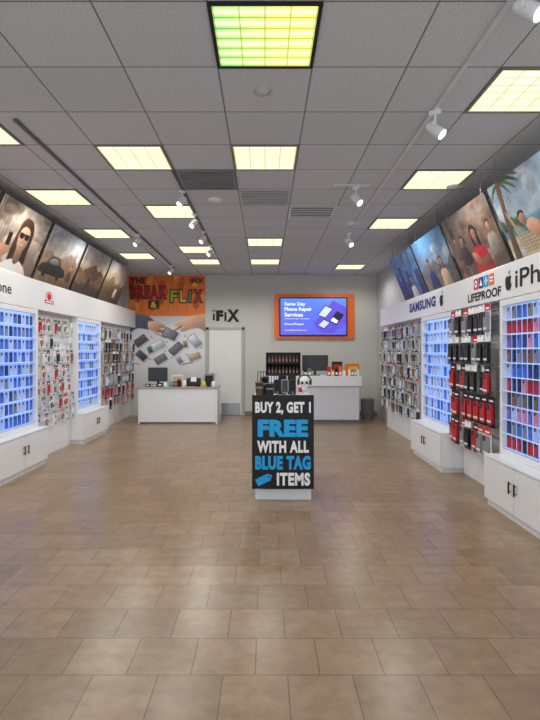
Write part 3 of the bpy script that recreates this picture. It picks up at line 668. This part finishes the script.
scb=art(1.56,.86,scr,[('t','Same Day',.06,.78,.38,.9,sw,.02),('t','Phone Repair',.06,.63,.48,.76,sw,.02),('t','Services',.06,.5,.34,.61,sw,.02),('t','Cell phone repair by experts',.06,.42,.44,.46,sw,0),
 ('t','iFixandRepair',.06,.25,.36,.33,sw,0),('t','www.ifixandrepair.com',.06,.1,.4,.15,sw,0),
 ('p',[(.5,.3),(.8,.95),(1,.75),(1,.3),(.8,.05),(.62,.05)],so),
 ('p',[(.56,.55),(.68,.82),(.80,.72),(.68,.44)],sd),('p',[(.575,.55),(.685,.79),(.785,.71),(.68,.475)],sy),('p',[(.74,.38),(.86,.66),(.97,.55),(.85,.26)],sd),('p',[(.755,.385),(.865,.63),(.955,.545),(.85,.30)],sd),('p',[(.76,.39),(.8,.48),(.88,.38),(.85,.31)],sw),('p',[(.56,.26),(.66,.44),(.76,.34),(.66,.15)],sd),('p',[(.575,.265),(.66,.41),(.745,.335),(.66,.18)],sy)],.004,black)
put(scb,'television_screen',(.15,-.1,.09),parent=tv,label='glowing blue advert screen')

# ---------------------------------------------------------------- back desk (left)
DY=10.66
desk=empty('service_desk',(-2.68,DY,0),(0,0,0),'white service desk with plain front panel by mural','desk')
put(MB().box(-.02,-.02,.745,1.69,.72,.78,mat('desk_top',(170,164,156),.35,var=.02),.004),'desk_top',parent=desk)
put(MB().box(.031,.0,.04,1.64,.02,.744,white,.003),'front_panel',parent=desk)
for x in (0.0,1.641): put(MB().box(x,.0,0,x+.03,.7,.744,white,.003),'side_panel',parent=desk)
def monitor(x,y,z,w,h,rz,label,m=black):
    e=empty('computer_monitor',(x,y,z),(0,0,rz),label,'monitor')
    put(MB().rrect(0,.1+h/2,w,h,.01,.0,-.03,m).box(-w*.3,0,.14,w*.3,.03,.1+h*.7,m,.008),'monitor_casing',parent=e)
    put(MB().rrect(0,.1+h/2,w-.03,h-.03,.006,-.0305,-.032,dgrey),'monitor_screen',parent=e)
    put(MB().box(-.025,.0,.01,.025,.04,.16,m,.004).box(-.11,-.07,0,.11,.09,.012,m,.004),'monitor_stand',parent=e)
monitor(-2.34,11.05,.781,.42,.3,.0,'black computer monitor on the service desk')
pr=empty('receipt_printer',(-1.55,11.0,.781),(0,0,.1),'black receipt printer on the service desk','printer')
put(MB().box(-.15,-.12,0,.15,.12,.17,black,.02).box(-.09,-.1,.171,.09,.02,.185,dgrey,.005),'printer_body',parent=pr)
put(MB().box(-.06,-.124,.1,.06,-.118,.2,txtwhite),'paper_slip',parent=pr,label='white paper slip')
put(MB().box(-.12,-.05,0,.12,.05,.1,blackm,.01).box(-.05,-.054,.02,.05,-.051,.08,orange),'card_box',(-1.93,10.92,.781),label='small black card box with orange label',cat='box')
for (x,m,h) in ((-1.72,white,.14),(-1.3,yellow,.12),(-2.12,white,.09),(-1.2,blackm,.17),(-1.83,blackm,.16),(-1.42,blackm,.1),(-1.1,white,.12),(-2.0,teal,.12)):
    put(MB().lathe([(0,0),(.036,0),(.039,.005),(.039,h*.8),(.03,h*.88),(.018,h),(0,h)],m),'bottle',(x,10.76,.781),label='small squat bottle standing on the desk',cat='bottle',group='small bottles on the desk')
put(MB().box(-.12,-.006,0,.12,0,.24,white,.002).box(-.1,-.007,.04,.1,-.0062,.2,mtan).box(-.05,0,0,.05,.08,.006,white),'counter_sign',(-1.93,11.14,.781),label='white sign holder with printed card on desk',cat='sign holder')
for (x,m,h) in ((-2.5,blackm,.06),(-2.36,grey,.05),(-2.24,blackm,.08)):
    put(MB().rrect(0,h/2,.1,h,.01,.03,-.03,m).rrect(0,h/2,.06,h*.4,.005,-.03,-.031,white),'parts_box',(x,10.78,.781),label='small parts box on the service desk',cat='box',group='parts boxes on the desk')
put(MB().box(-.1,-.08,0,.1,.08,.26,grey,.01).box(-.08,-.0815,.05,.08,-.0805,.22,blackm),'card_terminal_box',(-1.22,11.08,.781),label='grey upright equipment box on the desk',cat='box')

# ---------------------------------------------------------------- back counter (right)
CY=10.66
ct=empty('sales_counter',(0.0,CY,0),(0,0,0),'white sales counter with thick top below television','counter')
put(MB().box(0,0,.8,2.05,.75,1.01,white,.006),'counter_top',parent=ct,label='thick white counter top band')
put(MB().box(.04,.05,.08,2.0,.72,.799,mat('counter_front',(216,220,228),.5,var=.01),.004),'counter_body',parent=ct)
put(MB().box(.08,.09,0,1.96,.7,.08,grey),'plinth',parent=ct)
rk=empty('display_rack',(.02,10.78,1.011),(0,0,0),'black countertop rack holding rows of small bottles','rack')
b=MB().box(0,0,0,.74,.3,.03,blackm,.004).box(0,0,.03,.02,.3,.5,blackm).box(.72,0,.03,.74,.3,.5,blackm).box(.02,.28,.03,.72,.3,.5,blackm).box(.02,.0,.25,.72,.28,.27,blackm)
put(b,'rack_frame',parent=rk)
bt=MB().lathe([(0,0),(.026,0),(.028,.005),(.028,.1),(.012,.13),(.012,.16),(0,.16)],mat('bottle_dark',(96,60,46),.3)).cyl((0,0,.16),(0,0,.185),.015,black,seg=12).box(-.018,-.0295,.03,.018,-.026,.08,grey).mesh('bottle')
for zt in (1.042,1.282):
    for i in range(9):
        put(bt,'bottle',(.02+.07+i*.075,10.84,zt),label='small dark bottle with black cap on rack',cat='bottle',group='dark bottles on the countertop rack')
monitor(1.09,11.0,1.011,.56,.34,.0,'wide black monitor on the sales counter')
cr=[(.86,blackm),(.95,grey),(1.36,red),(1.44,yellow),(1.52,blackm),(1.60,orange),(1.68,white)]
for i,(x,m) in enumerate(cr):
    put(MB().box(-.035,-.03,0,.035,.03,.12+.04*(i%3),m,.004).box(-.022,-.0315,.03,.022,-.0305,.08,txtwhite),'snack_box',(x,10.76,1.011),label='small colourful carton standing on the counter',cat='box',group='small cartons on the sales counter')
put(MB().box(-.14,-.1,0,.14,.1,.26,orange,.008).box(-.1,-.1015,.05,.1,-.1005,.2,yellow),'orange_display_box',(1.88,10.9,1.011),label='orange cardboard display box on the counter',cat='box')
put(MB().box(-.11,-.06,0,.11,.06,.3,blackm,.01).box(-.09,-.0615,.05,.09,-.0605,.24,pred),'dark_display_box',(1.56,10.95,1.011),label='dark display carton behind small snack cartons',cat='box')
for i in range(4):
    put(MB().lathe([(0,0),(.022,0),(.024,.004),(.024,.12),(.01,.14),(0,.14)],[white,red,cyan,white][i]).box(-.02,-.0245,.02,.02,-.023,.09,txtwhite),'tube_bottle',(1.79+i*.06,10.71,1.011),label='slim small bottle in front of orange box',cat='bottle',group='slim bottles on the sales counter')
tc=empty('trash_can',(2.33,11.5,0),(0,0,0),'grey metal round trash can beside the counter','trash can')
put(MB().lathe([(0,0),(.13,0),(.135,.01),(.15,.44),(.152,.45),(.14,.45),(.125,.03),(0,.03)],grey),'can_body',parent=tc)
put(MB().torus((0,0,.45),.148,.008,steel,axis='Z',seg=24),'can_rim',parent=tc)

# ---------------------------------------------------------------- centre kiosk + sign
KX0,KX1=-.10,.475
ks=empty('display_kiosk',((KX0+KX1)/2,5.19,0),(0,0,0),'white floor display kiosk behind promotional sign','display stand')
w=(KX1-KX0)/2
put(MB().box(-w,0,0,w,.56,.11,white,.006),'base',parent=ks)
put(MB().box(-w+.03,.03,.11,w-.03,.53,1.03,white2,.006),'kiosk_body',parent=ks)
put(MB().box(-w-.01,0,1.03,w+.01,.58,1.06,white,.006),'top_shelf',parent=ks)
SW,SH=.63,.955
sb=mat('sign_black',(5,6,8),.55,var=.1)
scy=mat('sign_cyan',(16,172,242),.5,var=.02)
ca,sa=math.cos(.45),math.sin(.45)
def tg(u,v): return (.2+(u*ca-v*sa), .105+(u*sa+v*ca)*.66)
sitems=[('t','BUY 2, GET 1',.05,.79,.95,.93,txtwhite,.05),
 ('t','FREE',.1,.555,.9,.735,scy,.045),('t','FREE',.108,.555,.908,.735,scy,.045),('t','FREE',.092,.56,.892,.74,scy,.045),
 ('t','WITH ALL',.08,.385,.92,.515,txtwhite,.05),
 ('t','BLUE TAG',.05,.205,.945,.355,scy,.05),('t','BLUE TAG',.055,.205,.95,.355,scy,.05),
 ('p',[tg(-.14,-.06),tg(.08,-.06),tg(.14,0),tg(.08,.06),tg(-.14,.06)],scy),('e',tg(.085,0)[0],tg(.085,0)[1],.014,.009,sb),
 ('t','ITEMS',.4,.035,.94,.175,txtwhite,.05)]
put(art(SW,SH,sb,sitems,.025,blackm),'promotional_sign',(-.132,5.17,.125),label='black promotional sign with white and blue sale lettering',cat='sign')
KT=1.061
brn=mat('leather_brown',(96,64,46),.5); 
for (x,y,m,h,l) in ((-.06,5.3,brn,.15,'brown'),(.0,5.4,black,.2,'black'),(.05,5.28,black,.13,'black')):
    put(MB().lathe([(0,0),(.034,0),(.036,.004),(.042,h*.85),(.044,h*.86),(.044,h*.95),(.03,h),(0,h)],m).lathe([(.0405,h*.5),(.0425,h*.5),(.0435,h*.65),(.0415,h*.65)],grey),'travel_tumbler',(x,y,KT),label='%s travel tumbler on the kiosk top'%l,cat='tumbler',group='tumblers on the kiosk')
rk2=empty('card_rack',(.02,5.58,KT),(0,0,0),'black wire rack with small pouches on kiosk','rack')
b=MB()
for i in range(8): b.cyl((-.1+i*.03,0,0),(-.1+i*.03,0,.24),.004,black,seg=6)
for z in (.005,.12,.24): b.cyl((-.1,0,z),(.11,0,z),.005,black,seg=6)
b.box(-.1,0,0,.11,.14,.006,black)
put(b,'wire_frame',parent=rk2)
for i,(m,c) in enumerate(((brn,'brown'),(black,'black'),(grey,'grey'))):
    put(MB().rrect(0,.05,.055,.1,.012,0,-.02,m).torus((0,-.01,.105),.012,.003,chrome,seg=12),'small_pouch',(-.05+i*.065,5.52,KT),label='small %s pouch with ring leaning on rack'%c,cat='pouch',group='small pouches on the kiosk')
for i,(x,rz,c) in enumerate(((.13,.2,'black'),(.21,-.15,'clear'),(.29,.1,'black'))):
    e=empty('phone_display_stand',(x,5.27+.02*i,KT),(0,0,rz),'%s phone on small angled stand'%c,'phone stand','phone stands on the kiosk')
    put(MB().lathe([(0,0),(.034,0),(.034,.008),(.01,.014),(.008,.05),(0,.05)],grey),'stand_base',parent=e)
    put(MB().rrect(0,.1,.068,.14,.01,.004,-.005,CM[c]).rrect(0,.1,.06,.13,.008,-.005,-.006,dgrey if c=='clear' else blackm),'display_phone',parent=e)
sk=empty('skull_headphone_stand',(.415,5.3,KT),(0,0,-.1),'white skull headphone stand wearing black headphones','figurine')
bone=mat('bone_white',(236,234,228),.4,var=.04)
put(MB().lathe([(0,0),(.05,0),(.05,.012),(.025,.02),(.022,.06),(0,.06)],bone).sph((0,0,.15),(.052,.062,.06),bone).sph((0,-.02,.105),(.038,.043,.045),bone).box(-.026,-.056,.06,.026,.0,.09,bone,.008),'skull',parent=sk)
put(MB().sph((-.021,-.05,.14),(.015,.014,.016),black).sph((.021,-.05,.14),(.015,.014,.016),black).poly([(-.008,-.064,.112),(.008,-.064,.112),(0,-.061,.126)],black),'eye_sockets',parent=sk,label='black hollow eye sockets')
put(MB().torus((0,0,.15),.068,.007,black,axis='Y',arc=(0,math.pi),seg=16).cyl((-.052,0,.14),(-.076,0,.14),.026,black).cyl((.052,0,.14),(.076,0,.14),.026,black),'headphones',parent=sk,label='black over-ear headphones')
put(MB().box(-.05,-.03,0,.05,.03,.09,white,.004).box(-.035,-.0315,.02,.035,-.0305,.07,red),'small_carton',(.40,5.55,KT),label='small white carton with red label',cat='box')
for (x,y,m) in ((.19,5.5,blackm),(.29,5.5,blackm)):
    put(MB().rrect(0,.1,.09,.2,.008,0,-.035,m).rrect(0,.1,.06,.13,.006,-.035,-.036,brn),'gadget_box',(x,y,KT),label='upright small gadget box on the kiosk',cat='box',group='gadget boxes on the kiosk')

# ---------------------------------------------------------------- world + camera
wd=bpy.data.worlds.new('World'); S.world=wd; wd.use_nodes=True
bg=wd.node_tree.nodes['Background']; bg.inputs[0].default_value=(.84,.92,1,1); bg.inputs[1].default_value=1.75
cam=bpy.data.cameras.new('camera'); co=bpy.data.objects.new('camera',cam); COL.objects.link(co)
co.location=(0,0,1.52); co.rotation_euler=(math.pi/2,0,0)
cam.sensor_width=36; cam.lens=505/720*36; cam.shift_x=5/720; cam.shift_y=-8/720; cam.clip_start=.05
S.camera=co
